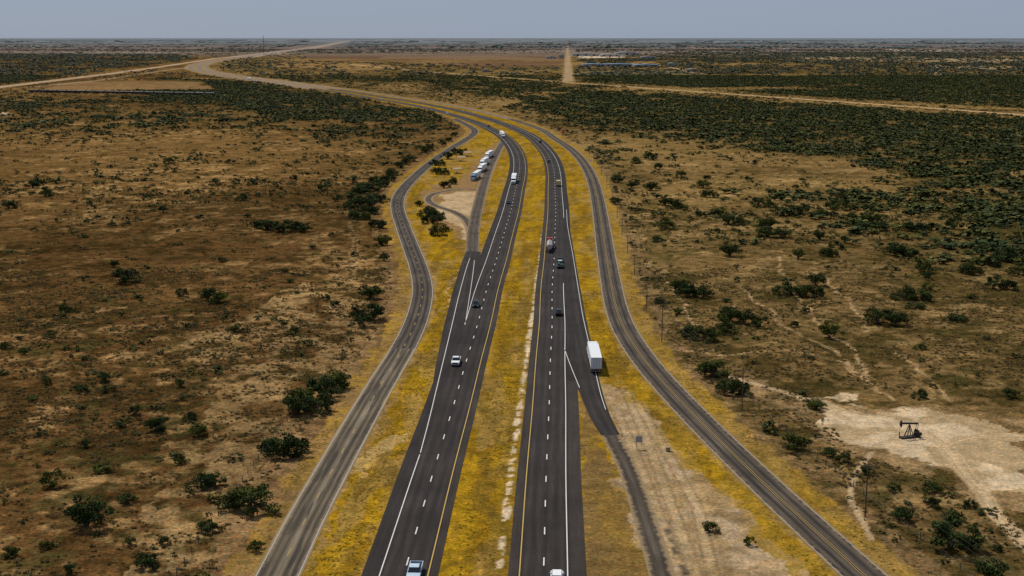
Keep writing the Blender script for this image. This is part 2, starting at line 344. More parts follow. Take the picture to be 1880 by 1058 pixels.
def ribbon(name,c,wl,wr,z,mat):
    n=len(c);wl=np.broadcast_to(wl,(n,));wr=np.broadcast_to(wr,(n,));nn=normals(c);s=arclen(c)
    cols=[0,.2,.4,.6,.8,1.0]
    V=[];U=[]
    for i in range(n):
        for q in cols:
            o=wl[i]+(wr[i]-wl[i])*q
            p=c[i]+nn[i]*o;V.append((p[0],p[1],z));U.append((o,s[i]))
    nc_=len(cols);F=[]
    for i in range(n-1):
        for j in range(nc_-1):
            a0=i*nc_+j;F.append((a0,a0+1,a0+nc_+1,a0+nc_))
    me=bpy.data.meshes.new(name);me.from_pydata(V,[],F);me.update()
    ul=me.uv_layers.new(name="UVMap");li=np.zeros(len(me.loops),np.int32);me.loops.foreach_get("vertex_index",li)
    ul.data.foreach_set("uv",np.array(U,np.float32)[li].ravel());me.materials.append(mat)
    o=bpy.data.objects.new(name,me);COL.objects.link(o);o["kind"]="structure";return o
YF=Yof(163)
ribbon("road",cut(L,-600,YF),-6.3,4.8,.06,mA);ribbon("road",cut(R,-600,YF),-4.9,6.3,.06,mA)
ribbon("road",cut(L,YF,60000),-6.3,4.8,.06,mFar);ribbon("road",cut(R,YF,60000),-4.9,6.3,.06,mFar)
ribbon("road_shoulder",cut(R,-600,YF),-5.3,-3.9,.065,mS);ribbon("road_shoulder",cut(L,-600,YF),3.9,5.1,.065,mS)
ribbon("road_shoulder",cut(R,-600,Yof(700)),4.1,6.4,.065,mS)
ribbon("road",cut(LF,-300,Yof(640)),-3.6,3.5,.05,mG);ribbon("road",cut(LF,Yof(641),1250),-3.6,3.5,.045,mF)
ribbon("road",cut(RF,-300,1250),-3.7,3.7,.05,mF)
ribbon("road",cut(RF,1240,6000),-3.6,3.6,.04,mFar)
def vr(name,pts,mat,z):
    c=smooth([g(p[0],p[1]) for p in pts],5);w=np.array([p[2] for p in pts],float)
    s=arclen(c);ks=arclen(np.array([g(p[0],p[1]) for p in pts]));W=np.interp(s/s[-1],ks/ks[-1],w)
    return ribbon(name,c,-W/2,W/2,z,mat),c
vr("exit_ramp",[(803,735,3),(822,672,6),(844,600,9),(857,535,9),(866,478,6.6),(869,462,5.4)],mA,.05)
_,restc=vr("rest_area_road",[(867,480,5.5),(868,440,5.2),(872,405,5.2),(880,370,5.8),(888,340,6.5),(897,312,7.5),(908,288,7.5),(918,270,6.5),(928,254,5)],mRest,.04)
vr("rest_area_road",[(886,350,5),(855,347,5),(825,350,5),(797,356,5),(786,366,5),(800,378,5),(830,388,5),(852,400,5),(864,418,5),(868,440,5)],mRamp,.032)
vr("entry_ramp",[(1036,400,3),(1040,450,5),(1050,550,6.5),(1057,600,6.7),(1070,660,6.3),(1080,705,5.6),(1102,765,4.4),(1121,799,3.8)],mA,.05)
vr("entry_ramp",[(1117,792,3.8),(1150,855,3.7),(1172,915,3.8),(1194,985,3.9),(1216,1058,4.0),(1244,1180,4.2),(1275,1400,4.4)],mRamp,.042)
mW=paint("white_road_paint",(.60,.58,.55),.8);mY=paint("yellow_road_paint",(.45,.29,.06),.8);mWf=paint("worn_white_paint",(.33,.30,.26),.85);mYf=paint("worn_yellow_paint",(.30,.20,.06),.85)
def line(name,c,o,w,mat,z=.085,dash=None):
    cc=off(c,o) if o else c
    if dash is None:
        segs=[cc]
    else:
        cc=resample(cc,dash[0]/4.0);segs=[cc[i:i+2] for i in range(0,len(cc)-2,4)]
    V=[];F=[]
    for s in segs:
        if len(s)<2: continue
        nn=normals(s);b0=len(V)
        for i in range(len(s)):
            V+= [(s[i][0]-nn[i][0]*w/2,s[i][1]-nn[i][1]*w/2,z),(s[i][0]+nn[i][0]*w/2,s[i][1]+nn[i][1]*w/2,z)]
            if i: k=b0+2*i;F.append((k-2,k-1,k+1,k))
    me=bpy.data.meshes.new(name);me.from_pydata(V,[],F);me.materials.append(mat);o_=bpy.data.objects.new(name,me);COL.objects.link(o_);o_["kind"]="structure"
LN=cut(L,-200,2600);RN=cut(R,-200,2600)
line("lane_marking",LN,0,.2,mW,dash=(12.2,));line("lane_marking",RN,0,.2,mW,dash=(12.2,))
line("edge_line",LN,3.6,.18,mY);line("edge_line",RN,-3.6,.18,mY)
line("edge_line",cut(L,-200,Yof(835)),-3.6,.17,mW)
sL=off(cut(L,Yof(900),Yof(832)),-3.6)
line("edge_line",smooth([tuple(sL[-1])]+G([(787,774),(802,712),(815,658),(829,600),(842,545),(857,490),(863,474)]),5),0,.16,mW)
line("edge_line",smooth(G([(854,596),(862,545),(868,505),(871,478)]),5),0,.15,mW)
line("edge_line",cut(L,Yof(596),2600),-3.6,.16,mW)
line("edge_line",cut(R,-200,Yof(520)),3.6,.17,mW)
line("edge_line",smooth(G([(1036,640),(1042,657),(1050,678),(1064,712)]),5),0,.15,mW)
line("edge_line",smooth(G([(1112,752),(1104,728),(1097,700),(1088,660),(1080,625),(1070,580),(1060,520),(1051,465),(1042,415),(1040,385)]),5),0,.14,mW)
line("edge_line",cut(R,Yof(400),2600),3.6,.16,mW)
LFN=cut(LF,-300,1200);RFN=cut(RF,-300,1200)
line("edge_line",LFN,-3.15,.18,mWf,.07);line("edge_line",LFN,3.1,.18,mWf,.07)
line("lane_marking",LFN,0,.2,mYf,.07,dash=(12.2,))
line("lane_marking",RFN,-.2,.13,mYf,.07);line("lane_marking",RFN,.2,.13,mYf,.07)
line("edge_line",RFN,-3.3,.12,mWf,.07);line("edge_line",RFN,3.3,.12,mWf,.07)

# ------------------------------------------------------------ vegetation
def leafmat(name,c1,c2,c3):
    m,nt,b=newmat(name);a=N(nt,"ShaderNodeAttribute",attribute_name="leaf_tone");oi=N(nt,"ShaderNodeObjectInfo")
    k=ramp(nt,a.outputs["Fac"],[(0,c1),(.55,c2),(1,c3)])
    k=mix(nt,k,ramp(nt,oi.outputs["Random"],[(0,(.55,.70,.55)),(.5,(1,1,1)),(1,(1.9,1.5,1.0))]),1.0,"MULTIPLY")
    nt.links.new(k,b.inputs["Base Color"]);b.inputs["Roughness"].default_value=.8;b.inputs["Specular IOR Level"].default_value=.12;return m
mLeaf=leafmat("mesquite_foliage",(.010,.017,.004),(.030,.047,.008),(.078,.100,.018))
mScrub=leafmat("scrub_foliage",(.016,.021,.005),(.044,.052,.012),(.090,.095,.024))
mWood_=leafmat("woodland_foliage",(.014,.021,.005),(.036,.047,.011),(.080,.090,.024))
mMid=leafmat("far_woodland_foliage",(.032,.042,.033),(.056,.070,.053),(.088,.100,.072))  # greyed greens: distance haze is put into the leaf colour
mHazy=leafmat("haze_tinted_belt_foliage",(.085,.110,.130),(.10,.13,.15),(.12,.15,.165))  # blue-grey leaves, atmospheric haze painted as base colour
mWeed=leafmat("dry_weed",(.045,.034,.014),(.11,.078,.030),(.21,.145,.060))
mStraw=leafmat("straw_grass",(.13,.080,.008),(.23,.140,.012),(.32,.205,.022))
mBark=paint("rough_bark",(.075,.055,.04),.95)
def leafmesh(name,P,T,size,mat,flat=.5,seed=0):
    r=np.random.default_rng(seed);n=len(P)
    nv=r.normal(size=(n,3));nv[:,2]=np.abs(nv[:,2])+flat;nv/=np.linalg.norm(nv,axis=1)[:,None]
    t=np.cross(nv,r.normal(size=(n,3)));t/=np.linalg.norm(t,axis=1)[:,None];u=np.cross(nv,t)
    s=(size*r.uniform(.6,1.4,n))[:,None]
    V=np.stack([P-t*s*.5,P-u*s*.32,P+t*s*.5,P+u*s*.32],1).reshape(-1,3)
    me=bpy.data.meshes.new(name);me.from_pydata(V.tolist(),[],np.arange(4*n).reshape(-1,4).tolist());me.update()
    at=me.attributes.new("leaf_tone","FLOAT","POINT");at.data.foreach_set("value",np.repeat(T,4).astype(np.float32));me.materials.append(mat);return me
def crown(seed,R0,H,base,ncl,nl,size,mat,name="crown",lop=.25):
    r=np.random.default_rng(seed);P=[];T=[];C=[]
    for i in range(ncl):
        a=r.uniform(0,2*math.pi);q=math.sqrt(r.uniform(.0,1))*R0*(.75+.5*r.random())*(1+lop*math.cos(a-seed))
        z=base+(H-base)*(.2+.75*r.random())*(1-.5*(q/R0)**2*.9)
        rad=R0*r.uniform(.2,.38);C.append((q*math.cos(a),q*math.sin(a),z,rad))
        n=int(nl*rad/(R0*.29)/ncl);d=r.normal(size=(n,3));d/=np.linalg.norm(d,axis=1)[:,None];d*=(r.uniform(.35,1.15,n)**.6)[:,None]*rad;d[:,2]*=.62
        p=d+np.array([q*math.cos(a),q*math.sin(a),z]);P.append(p)
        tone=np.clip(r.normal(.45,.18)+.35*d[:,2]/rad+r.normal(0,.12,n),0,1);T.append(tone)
    P=np.vstack(P);P[:,2]=np.maximum(P[:,2],.12)
    return leafmesh(name,P,np.concatenate(T),size,mat,.5,seed),C
def tube(bm,a,b,r0,r1,n=6):
    a=Vector(a);b=Vector(b);d=(b-a);q=d.to_track_quat('Z','Y');rings=[]
    for p,r in ((a,r0),(b,r1)):
        rings.append([bm.verts.new(p+q@Vector((r*math.cos(2*math.pi*i/n),r*math.sin(2*math.pi*i/n),0))) for i in range(n)])
    for i in range(n): bm.faces.new((rings[0][i],rings[0][(i+1)%n],rings[1][(i+1)%n],rings[1][i]))
    bm.faces.new(rings[1]);bm.faces.new(rings[0][::-1])
def bm2me(bm,name,mat):
    bmesh.ops.recalc_face_normals(bm,faces=bm.faces)
    me=bpy.data.meshes.new(name);bm.to_mesh(me);bm.free();me.materials.append(mat);return me
TREES=[]
for s in range(8):
    wide=s%2;R0=3.0;H=3.8 if not wide else 3.0
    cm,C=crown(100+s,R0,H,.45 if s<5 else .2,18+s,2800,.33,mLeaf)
    bm=bmesh.new();rr=random.Random(s);nst=3+s%3
    for k in range(nst):
        a=2*math.pi*k/nst+rr.random();p0=(.12*math.cos(a),.12*math.sin(a),-.1);p1=(.55*math.cos(a),.55*math.sin(a),.9);cc=C[(k*3)%len(C)]
        tube(bm,p0,p1,.17,.12);tube(bm,p1,(cc[0],cc[1],cc[2]),.12,.04)
        c2=C[(k*3+1)%len(C)];tube(bm,p1,(c2[0],c2[1],c2[2]),.09,.03)
    TREES.append((cm,bm2me(bm,"trunk",mBark)))
def roaddist(x,y):
    d=np.full(x.shape,1e9)
    for c_,w in ((L,9),(R,9),(LF,6),(RF,6)): d=np.minimum(d,side_dist(x,y,c_)-w)
    return d
treeN=0
def add_tree(x,y,width,height=None,label="dark green mesquite tree on the dry plain"):
    global treeN
    cm,tm=TREES[random.randrange(8)]
    e=bpy.data.objects.new("mesquite_tree",None);COL.objects.link(e);e.location=(x,y,0);e.rotation_euler=(0,0,random.uniform(0,6.28))
    sc=width/6.6;hz=(height/3.6 if height else sc*random.uniform(.75,1.0));e.scale=(sc,sc*random.uniform(.8,1.15),hz)
    e["label"]=label;e["category"]="tree";e["group"]="trees scattered over the plain";e.empty_display_size=.5
    for nm_,m_ in (("crown",cm),("trunk",tm)):
        o=bpy.data.objects.new(nm_,m_);COL.objects.link(o);o.parent=e
    treeN+=1
man=[(1460,826,52),(1745,1005,92),(1815,1058,60),(1660,955,40),(1712,905,34),(1375,1000,22),(1302,975,30),(1550,850,30),(1525,838,26),(1590,870,24),
(160,965,76),(465,935,82),(430,930,46),(570,752,88),(612,712,66),(590,730,60),(548,758,56),(525,835,70),(500,828,40),(290,790,44),(95,892,42),(395,890,40),(370,895,44),(268,1040,44),(380,975,36),(85,1005,26),(20,1020,32),
(230,518,46),(390,552,56),(120,572,26),(685,588,46),(680,548,36),(655,585,34),(668,600,34),(508,425,60),(480,420,45),(545,425,50),(445,368,22),(16,382,28),(310,300,22),(335,545,24),
(702,450,34),(692,418,38),(660,402,44),(670,378,56),(655,372,46),(645,385,34),(675,392,40),(690,370,42),(678,350,46),(662,355,34),(700,342,34),(690,335,30),(712,332,30),(720,322,26),(735,308,22),(705,478,22),
(793,410,44),(802,432,32),(786,396,32),(800,400,36),(818,425,18),(770,378,16),(808,320,38),(803,304,30),(842,284,30),(752,296,26),(775,280,20),(788,276,18),(812,268,16),(825,260,14),(835,250,14),(815,345,20),(830,338,22),(822,292,22),(745,302,20),
(1285,622,66),(1350,592,64),(1310,692,58),(1345,722,50),(1330,610,40),(1275,545,60),(1250,535,40),(1480,545,58),(1340,470,40),(1420,435,60),(1400,380,42),(1345,412,44),(1545,385,60),(1600,422,62),(1575,405,40),(1655,470,52),(1625,595,70),(1675,550,62),(1835,530,52),(1780,503,36),(1845,478,42),(1695,500,36),(1680,425,42),(1750,420,32),(1522,620,42),(1222,420,36),(1228,378,36),(1245,382,26),(1130,375,24),(1135,335,26),(1300,362,34),(1290,345,26),(1250,325,22),(1470,392,34),(1515,400,36),(1870,505,34),(1520,470,30),(1600,410,36),
(1440,540,34),(1498,525,34),(1395,600,26),(1460,600,18),(1855,730,30),(1690,730,26),(1710,930,30),(1640,900,26),(1780,930,26),(1830,1010,24),(1320,398,24),(1195,350,24),(1168,300,20),(1190,290,18),(1210,310,18),(1160,345,18),(1410,420,30),(1465,475,26),(1395,440,18),(1505,440,24),
(150,720,26),(190,700,26),(85,705,22),(10,640,22),(45,650,20),(330,710,22),(365,800,34),(155,820,22),(330,850,26),(350,770,24),(250,760,24),(540,610,20),(600,550,18),(430,610,18),(300,390,20),(85,360,26),(60,345,26),(70,340,20),(210,490,18),(590,350,18),(540,330,16),(620,370,16),(300,1000,26),(470,1010,30),(130,1050,26),(240,1000,22)]
for x,y,w in man:
    X0,Y0=g(x,y);wm=w*80/(y-70)*1.06
    lab="dark green mesquite tree beside the frontage road" if 640<x<840 and y<480 else "dark green mesquite tree on the dry plain"
    if wm>9 :
        add_tree(X0-wm*.16,Y0+1.0,wm*.66,min(wm*.45,4.9),lab);add_tree(X0+wm*.22,Y0-1.5,wm*.6,min(wm*.40,4.3),lab)
    else: add_tree(X0,Y0,wm,min(wm*.70,5.2),lab)
manw=np.array([g(x,y) for x,y,w in man])
pad=[G([(1480,710),(1900,740),(1960,1000),(1880,960),(1700,870),(1560,830)]),G([(100,148),(370,148),(400,166),(80,166)]),G([(560,99),(1036,99),(1036,121),(560,112)]),G([(1105,680),(1700,1300),(1190,1300)]),
     [g(1030,160),g(1056,160),g(1056,76),g(1030,76)]]
def blocked(x,y):
    b_=roaddist(x,y)<4
    b_|=inpoly(x,y,vp)
    for p in pad: b_|=inpoly(x,y,p)
    for tr,w_ in (([(640,118),(900,141),(1060,153),(1300,170),(1500,184),(2000,220)],14),([(-200,186),(0,160),(200,136),(300,122),(440,103)],22)):
        b_|=pdist(x,y,G(tr))<w_
    b_|=(side_dist(x,y,L)<60)&(y>3000)
    return b_
while treeN<300:
    y=rng.uniform(150,760);x=rng.uniform(-.46,.46)*(y+16)
    xa=np.array([x]);ya=np.array([y])
    pr=.25+1.2*max(0,float(fbm(xa,ya,70,17)[0])-.45)*4*(1.0 if x>0 else .55)
    if rng.random()>pr or blocked(xa,ya)[0]: continue
    if np.min(np.hypot(manw[:,0]-x,manw[:,1]-y))<7: continue
    add_tree(x,y,rng.uniform(2.4,5.4)*(1.0 if x>0 else .75))
def hiddencol(name,meshes):
    cl=bpy.data.collections.new(name)
    for i,m_ in enumerate(meshes):
        o=bpy.data.objects.new("%s_%02d"%(name,i),m_);cl.objects.link(o)
    return cl
def scatter(name,pts,scl,cl,nvar,label,cat):
    n=len(pts);me=bpy.data.meshes.new(name);me.vertices.add(n)
    me.vertices.foreach_set("co",np.concatenate([pts,np.zeros((n,1))],1).astype(np.float32).ravel())
    a=me.attributes.new("scl","FLOAT_VECTOR","POINT");a.data.foreach_set("vector",scl.astype(np.float32).ravel())
    a=me.attributes.new("rot","FLOAT_VECTOR","POINT");r=np.zeros((n,3));r[:,2]=rng.uniform(0,6.28,n);a.data.foreach_set("vector",r.astype(np.float32).ravel())
    a=me.attributes.new("idx","INT","POINT");a.data.foreach_set("value",rng.integers(0,nvar,n).astype(np.int32))
    o=bpy.data.objects.new(name,me);COL.objects.link(o);o["kind"]="stuff";o["label"]=label;o["category"]=cat
    ng=bpy.data.node_groups.new(name+"_nodes","GeometryNodeTree")
    ng.interface.new_socket("Geometry",in_out="INPUT",socket_type="NodeSocketGeometry");ng.interface.new_socket("Geometry",in_out="OUTPUT",socket_type="NodeSocketGeometry")
    gi=ng.nodes.new("NodeGroupInput");go=ng.nodes.new("NodeGroupOutput");ip=ng.nodes.new("GeometryNodeInstanceOnPoints");ci=ng.nodes.new("GeometryNodeCollectionInfo")
    ci.inputs["Collection"].default_value=cl;ci.inputs["Separate Children"].default_value=True;ci.inputs["Reset Children"].default_value=True
    def na(nm_,t):
        q=ng.nodes.new("GeometryNodeInputNamedAttribute");q.data_type=t;q.inputs["Name"].default_value=nm_
        return [s for s in q.outputs if s.name=="Attribute" and s.enabled][0]
    ip.inputs["Pick Instance"].default_value=True
    lk=ng.links.new;lk(gi.outputs[0],ip.inputs["Points"]);lk(ci.outputs[0],ip.inputs["Instance"]);lk(na("idx","INT"),ip.inputs["Instance Index"])
    lk(na("rot","FLOAT_VECTOR"),ip.inputs["Rotation"]);lk(na("scl","FLOAT_VECTOR"),ip.inputs["Scale"]);lk(ip.outputs[0],go.inputs[0])
    md=o.modifiers.new("scatter","NODES");md.node_group=ng;return o
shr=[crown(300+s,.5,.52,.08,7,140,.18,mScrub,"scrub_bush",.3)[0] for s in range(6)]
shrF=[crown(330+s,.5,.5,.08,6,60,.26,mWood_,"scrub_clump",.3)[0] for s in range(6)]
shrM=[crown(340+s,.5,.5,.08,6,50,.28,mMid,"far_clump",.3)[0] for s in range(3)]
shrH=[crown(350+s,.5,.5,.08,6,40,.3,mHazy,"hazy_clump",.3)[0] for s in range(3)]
cN=hiddencol("scrub_near",shr);cF=hiddencol("scrub_far",shrF);cM=hiddencol("scrub_mid",shrM);cH=hiddencol("scrub_hazy",shrH)
def sample(n,y0,y1,fn,half=.56):
    y=np.sqrt(rng.uniform(y0**2,y1**2,n));x=rng.uniform(-half,half,n)*(y+16)
    p=fn(x,y);k=rng.random(n)<p;x=x[k];y=y[k];k=~blocked(x,y);return np.stack([x[k],y[k]],1)
def area(y0,y1,half=.56): return half*(y1*y1-y0*y0)
def dn(x,y):
    q=fbm(x,y,22,17);q2=fbm(x,y,110,18);s=ss(.42,.62,.6*q+.4*q2)
    return np.clip(.14+.9*s,0,1)
P=sample(int(area(120,700)*.12),120,700,dn);w=rng.gamma(1.25,.50,len(P))+.35
w*=1+.6*ss(350,700,P[:,1])
S=np.stack([w,w*rng.uniform(.7,1.3,len(P)),w*rng.uniform(.5,.95,len(P))],1)
scatter("scrub_bushes",P,S,cN,6,"low green scrub bushes scattered over brown soil","scrub")
def dm(x,y):
    q=fbm(x,y,45,19);q2=fbm(x,y,170,20);s=ss(.42,.60,.5*q+.5*q2)
    return np.clip(.16+.65*s,0,1)*(1-.3*ss(1800,2600,y))
P1=sample(int(area(680,2900)*.021),680,2900,dm);w=rng.gamma(1.9,.85,len(P1))+1.0
S1=np.stack([w,w*rng.uniform(.8,1.3,len(P1)),w*rng.uniform(.5,.85,len(P1))],1)
Pf=sample(int(area(420,2700)*.028),420,2700,dens);w=rng.gamma(4,1.35,len(Pf))+1.5
S2=np.stack([w,w*rng.uniform(.8,1.3,len(Pf)),np.minimum(w*.65,5.0)*rng.uniform(.7,1.2,len(Pf))],1)
scatter("mesquite_woodland",np.vstack([P1,Pf]),np.vstack([S1,S2]),cF,6,"dense dark green mesquite woodland covering the plain","woodland")
Pg=sample(int(area(2700,9000)*.0016),2700,9000,lambda x,y:dens(x,y)+.08);w=rng.uniform(9,24,len(Pg))
S3=np.stack([w,w,rng.uniform(5,9,len(Pg))],1)
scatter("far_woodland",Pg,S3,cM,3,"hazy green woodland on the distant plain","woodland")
n=2600;y=187620/rng.uniform(2.5,20,n);x=rng.uniform(-.5,.5,n)*y;k=(fbm(x/8,y,1500,93,3)>.5)&(side_dist(x,y,L)>250);P=np.stack([x[k],y[k]],1)
w=rng.uniform(.006,.022,len(P))*P[:,1];S=np.stack([w,w*.5,rng.uniform(8,20,len(P))],1)
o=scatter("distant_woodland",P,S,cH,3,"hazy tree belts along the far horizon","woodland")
rv=np.zeros((len(P),3));o.data.attributes["rot"].data.foreach_set("vector",rv.astype(np.float32).ravel())
def tuft(seed,mat,name,nb=26,h=.5):
    r=np.random.default_rng(seed);V=[];F=[];T=[]
    for i in range(nb):
        a=r.uniform(0,6.28);q=r.uniform(0,.35);bx,by=q*math.cos(a),q*math.sin(a);l=r.uniform(.4,1)*h;a2=r.uniform(0,6.28);ln=r.uniform(.1,.4);w_=.05
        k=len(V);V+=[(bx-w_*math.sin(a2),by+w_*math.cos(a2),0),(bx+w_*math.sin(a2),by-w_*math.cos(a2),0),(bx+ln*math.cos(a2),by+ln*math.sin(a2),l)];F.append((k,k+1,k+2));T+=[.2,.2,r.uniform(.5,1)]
    me=bpy.data.meshes.new(name);me.from_pydata(V,[],F);at=me.attributes.new("leaf_tone","FLOAT","POINT");at.data.foreach_set("value",np.array(T,np.float32));me.materials.append(mat);return me
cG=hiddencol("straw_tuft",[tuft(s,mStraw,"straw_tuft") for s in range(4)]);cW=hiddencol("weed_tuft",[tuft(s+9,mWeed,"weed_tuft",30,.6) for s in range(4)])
n=110000;y=np.sqrt(rng.uniform(110**2,440**2,n));x=rng.uniform(-.3,.42,n)*(y+16)
k=inpoly(x,y,vp);x=x[k];y=y[k]
bad=np.zeros(len(x),bool)
for c_,lo in ((L,6.8),(R,7.0),(LF,4.4),(RF,4.8)): bad|=side_dist(x,y,c_)<lo
for p in (G([(795,760),(822,560),(850,474),(885,474),(885,560),(860,640),(840,760)]),G([(1030,500),(1062,500),(1105,700),(1140,800),(1200,900),(1290,1100),(1340,1300),(1060,1300),(1060,720)]),G([(1105,700),(1190,760),(1330,900),(1500,1070),(1640,1250),(1190,1250)]),G([(776,352),(835,334),(924,262),(880,474),(850,474),(776,378)])): bad|=inpoly(x,y,p)
k=(~bad)&(rng.random(len(x))<ss(.40,.62,fbm(x,y*.3,4,61)));P=np.stack([x[k],y[k]],1);w=rng.uniform(.35,.75,len(P))
scatter("dry_grass",P,np.stack([w,w,w*.5],1),cG,4,"tufts of yellow dry grass along the verge","grass")
P=sample(int(area(110,430)*.7),110,430,lambda x,y:ss(.40,.62,fbm(x,y,8,77)));w=rng.uniform(.5,1.4,len(P))
scatter("dry_weeds",P,np.stack([w,w,w*.6],1),cW,4,"brown dry weeds and straw over the soil","weeds")

# ------------------------------------------------------------ object builders
mGlass=paint("dark_window_glass",(.02,.025,.03),.15,0,.6);mTyre=paint("black_tyre_rubber",(.02,.02,.02),.9);mRim=paint("grey_metal_rim",(.4,.4,.42),.4,.6)
mLamp=paint("headlight_lens",(.7,.7,.66),.2);mTail=paint("red_tail_light",(.35,.02,.015),.3);mChr=paint("chrome_trim",(.5,.5,.5),.3,.7);mBlk=paint("black_plastic",(.025,.025,.027),.6)
mWood=paint("weathered_pole_wood",(.085,.062,.045),.95);mSteel=paint("galvanised_steel",(.32,.33,.34),.5,.4);mRust=paint("rusted_black_steel",(.035,.025,.02),.8)
mWire=paint("dull_aluminium_wire",(.10,.09,.075),.8)
def box(bm,cx,cy,cz,sx,sy,sz,tap=1.0,tapy=None,bev=0):
    tapy=tap if tapy is None else tapy;vs=[]
    for z,t1,t2 in ((-.5,1,1),(.5,tap,tapy)):
        for a,b_ in ((-.5,-.5),(.5,-.5),(.5,.5),(-.5,.5)): vs.append(bm.verts.new((cx+a*sx*t1,cy+b_*sy*t2,cz+z*sz)))
    fs=[bm.faces.new([vs[i] for i in q]) for q in ((3,2,1,0),(4,5,6,7),(0,1,5,4),(1,2,6,5),(2,3,7,6),(3,0,4,7))]
    if bev: bmesh.ops.bevel(bm,geom=list({e for f_ in fs for e in f_.edges}),offset=bev,segments=2,affect='EDGES')
def prof(bm,pts,w):
    n=len(pts);A_=[];B_=[]
    for y_,z_ in pts:
        A_.append(bm.verts.new((-w/2,y_,z_)));B_.append(bm.verts.new((w/2,y_,z_)))
    for i in range(n): bm.faces.new((A_[i],A_[(i+1)%n],B_[(i+1)%n],B_[i]))
    bm.faces.new(A_[::-1]);bm.faces.new(B_)
def root(name,label,cat,loc,rotz,group=None):
    e=bpy.data.objects.new(name,None);COL.objects.link(e);e.location=loc;e.rotation_euler=(0,0,rotz);e["label"]=label;e["category"]=cat;e.empty_display_size=.5
    if group: e["group"]=group
    return e
def part(name,bm,mat,par,loc=(0,0,0)):
    o=bpy.data.objects.new(name,bm2me(bm,name,mat));COL.objects.link(o);o.parent=par;o.location=loc;return o
_wh={}
def wheel(par,x,y,r,w):
    key=(r,w)
    if key not in _wh:
        bm=bmesh.new();tube(bm,(-w/2,0,0),(w/2,0,0),r,r,14);t=bm2me(bm,"wheel",mTyre)
        bm=bmesh.new();tube(bm,(-w/2-.015,0,0),(w/2+.015,0,0),r*.55,r*.55,10);_wh[key]=(t,bm2me(bm,"rim",mRim))
    o=bpy.data.objects.new("wheel",_wh[key][0]);COL.objects.link(o);o.parent=par;o.location=(x,y,r)
    q=bpy.data.objects.new("rim",_wh[key][1]);COL.objects.link(q);q.parent=o
def lamps(par,w,yf,yr,z,zr=None):
    for s in (-1,1):
        bm=bmesh.new();box(bm,0,0,0,.34,.08,.18);part("headlight",bm,mLamp,par,(s*(w/2-.22),yf,z))
        bm=bmesh.new();box(bm,0,0,0,.18,.06,.3);part("tail_light",bm,mTail,par,(s*(w/2-.14),yr,zr or z))
def car(loc,rot,col,label,kind="car",group=None):
    e=root("car",label,"car",loc,rot,group);suv=kind=="suv"
    h=1.0 if suv else .88;rt=1.75 if suv else 1.45
    bm=bmesh.new();prof(bm,[(-2.35,.38),(2.3,.36),(2.4,.6),(2.3,h-.18),(1.15,h),(-1.9 if not suv else -2.3,h),(-2.4,h-.12),(-2.42,.6)],1.86);bmesh.ops.bevel(bm,geom=bm.edges[:],offset=.06,segments=2,affect='EDGES');part("body",bm,col,e)
    bm=bmesh.new();y0,y1=(-2.1,1.1) if suv else (-1.65,1.05)
    box(bm,0,(y0+y1)/2,(h+rt)/2-.02,1.68,y1-y0,rt-h-.02,.8,.66);part("window",bm,mGlass,e)
    bm=bmesh.new();box(bm,0,(y0+y1)/2,rt,1.36,(y1-y0)*.66,.07,.94,.94);part("roof",bm,col,e)
    lamps(e,1.86,2.36,-2.38,.68,.75)
    for x in (-.86,.86):
        for y_ in (-1.4,1.45): wheel(e,x,y_,.34,.24)
    for s in (-1,1):
        bm=bmesh.new();box(bm,0,0,0,.2,.1,.14);part("mirror",bm,col,e,(s*1.0,.8,h+.08))
    return e
def pickup(loc,rot,col,label,group=None):
    e=root("pickup_truck",label,"pickup truck",loc,rot,group)
    bm=bmesh.new();prof(bm,[(-2.85,.55),(2.8,.5),(2.9,.7),(2.85,1.05),(1.35,1.18),(-.55,1.2),(-.55,.85),(-2.85,.85)],2.0);bmesh.ops.bevel(bm,geom=bm.edges[:],offset=.05,segments=2,affect='EDGES');part("body",bm,col,e)
    bm=bmesh.new();box(bm,-.95,-1.7,1.02,.1,2.3,.36);box(bm,.95,-1.7,1.02,.1,2.3,.36);box(bm,0,-2.83,1.02,1.8,.08,.36);part("cargo_bed",bm,col,e)
    bm=bmesh.new();box(bm,0,-1.7,.862,1.8,2.2,.02);part("bed_liner",bm,mBlk,e)
    bm=bmesh.new();box(bm,0,.35,1.51,1.8,2.05,.6,.82,.66);part("window",bm,mGlass,e)
    bm=bmesh.new();box(bm,0,.30,1.84,1.48,1.4,.07,.95,.95);part("roof",bm,col,e)
    bm=bmesh.new();box(bm,0,2.9,.82,1.2,.06,.32);part("grille",bm,mBlk,e)
    bm=bmesh.new();box(bm,0,2.95,.52,1.95,.14,.2,bev=.03);box(bm,0,-2.92,.52,1.9,.12,.2,bev=.03);part("bumper",bm,mChr,e)
    lamps(e,2.0,2.88,-2.87,.85,.95)
    for x in (-.92,.92):
        for y_ in (-1.75,1.85): wheel(e,x,y_,.4,.27)
    for s in (-1,1):
        bm=bmesh.new();box(bm,0,0,0,.22,.1,.2);part("mirror",bm,mBlk,e,(s*1.1,1.0,1.3))
    return e
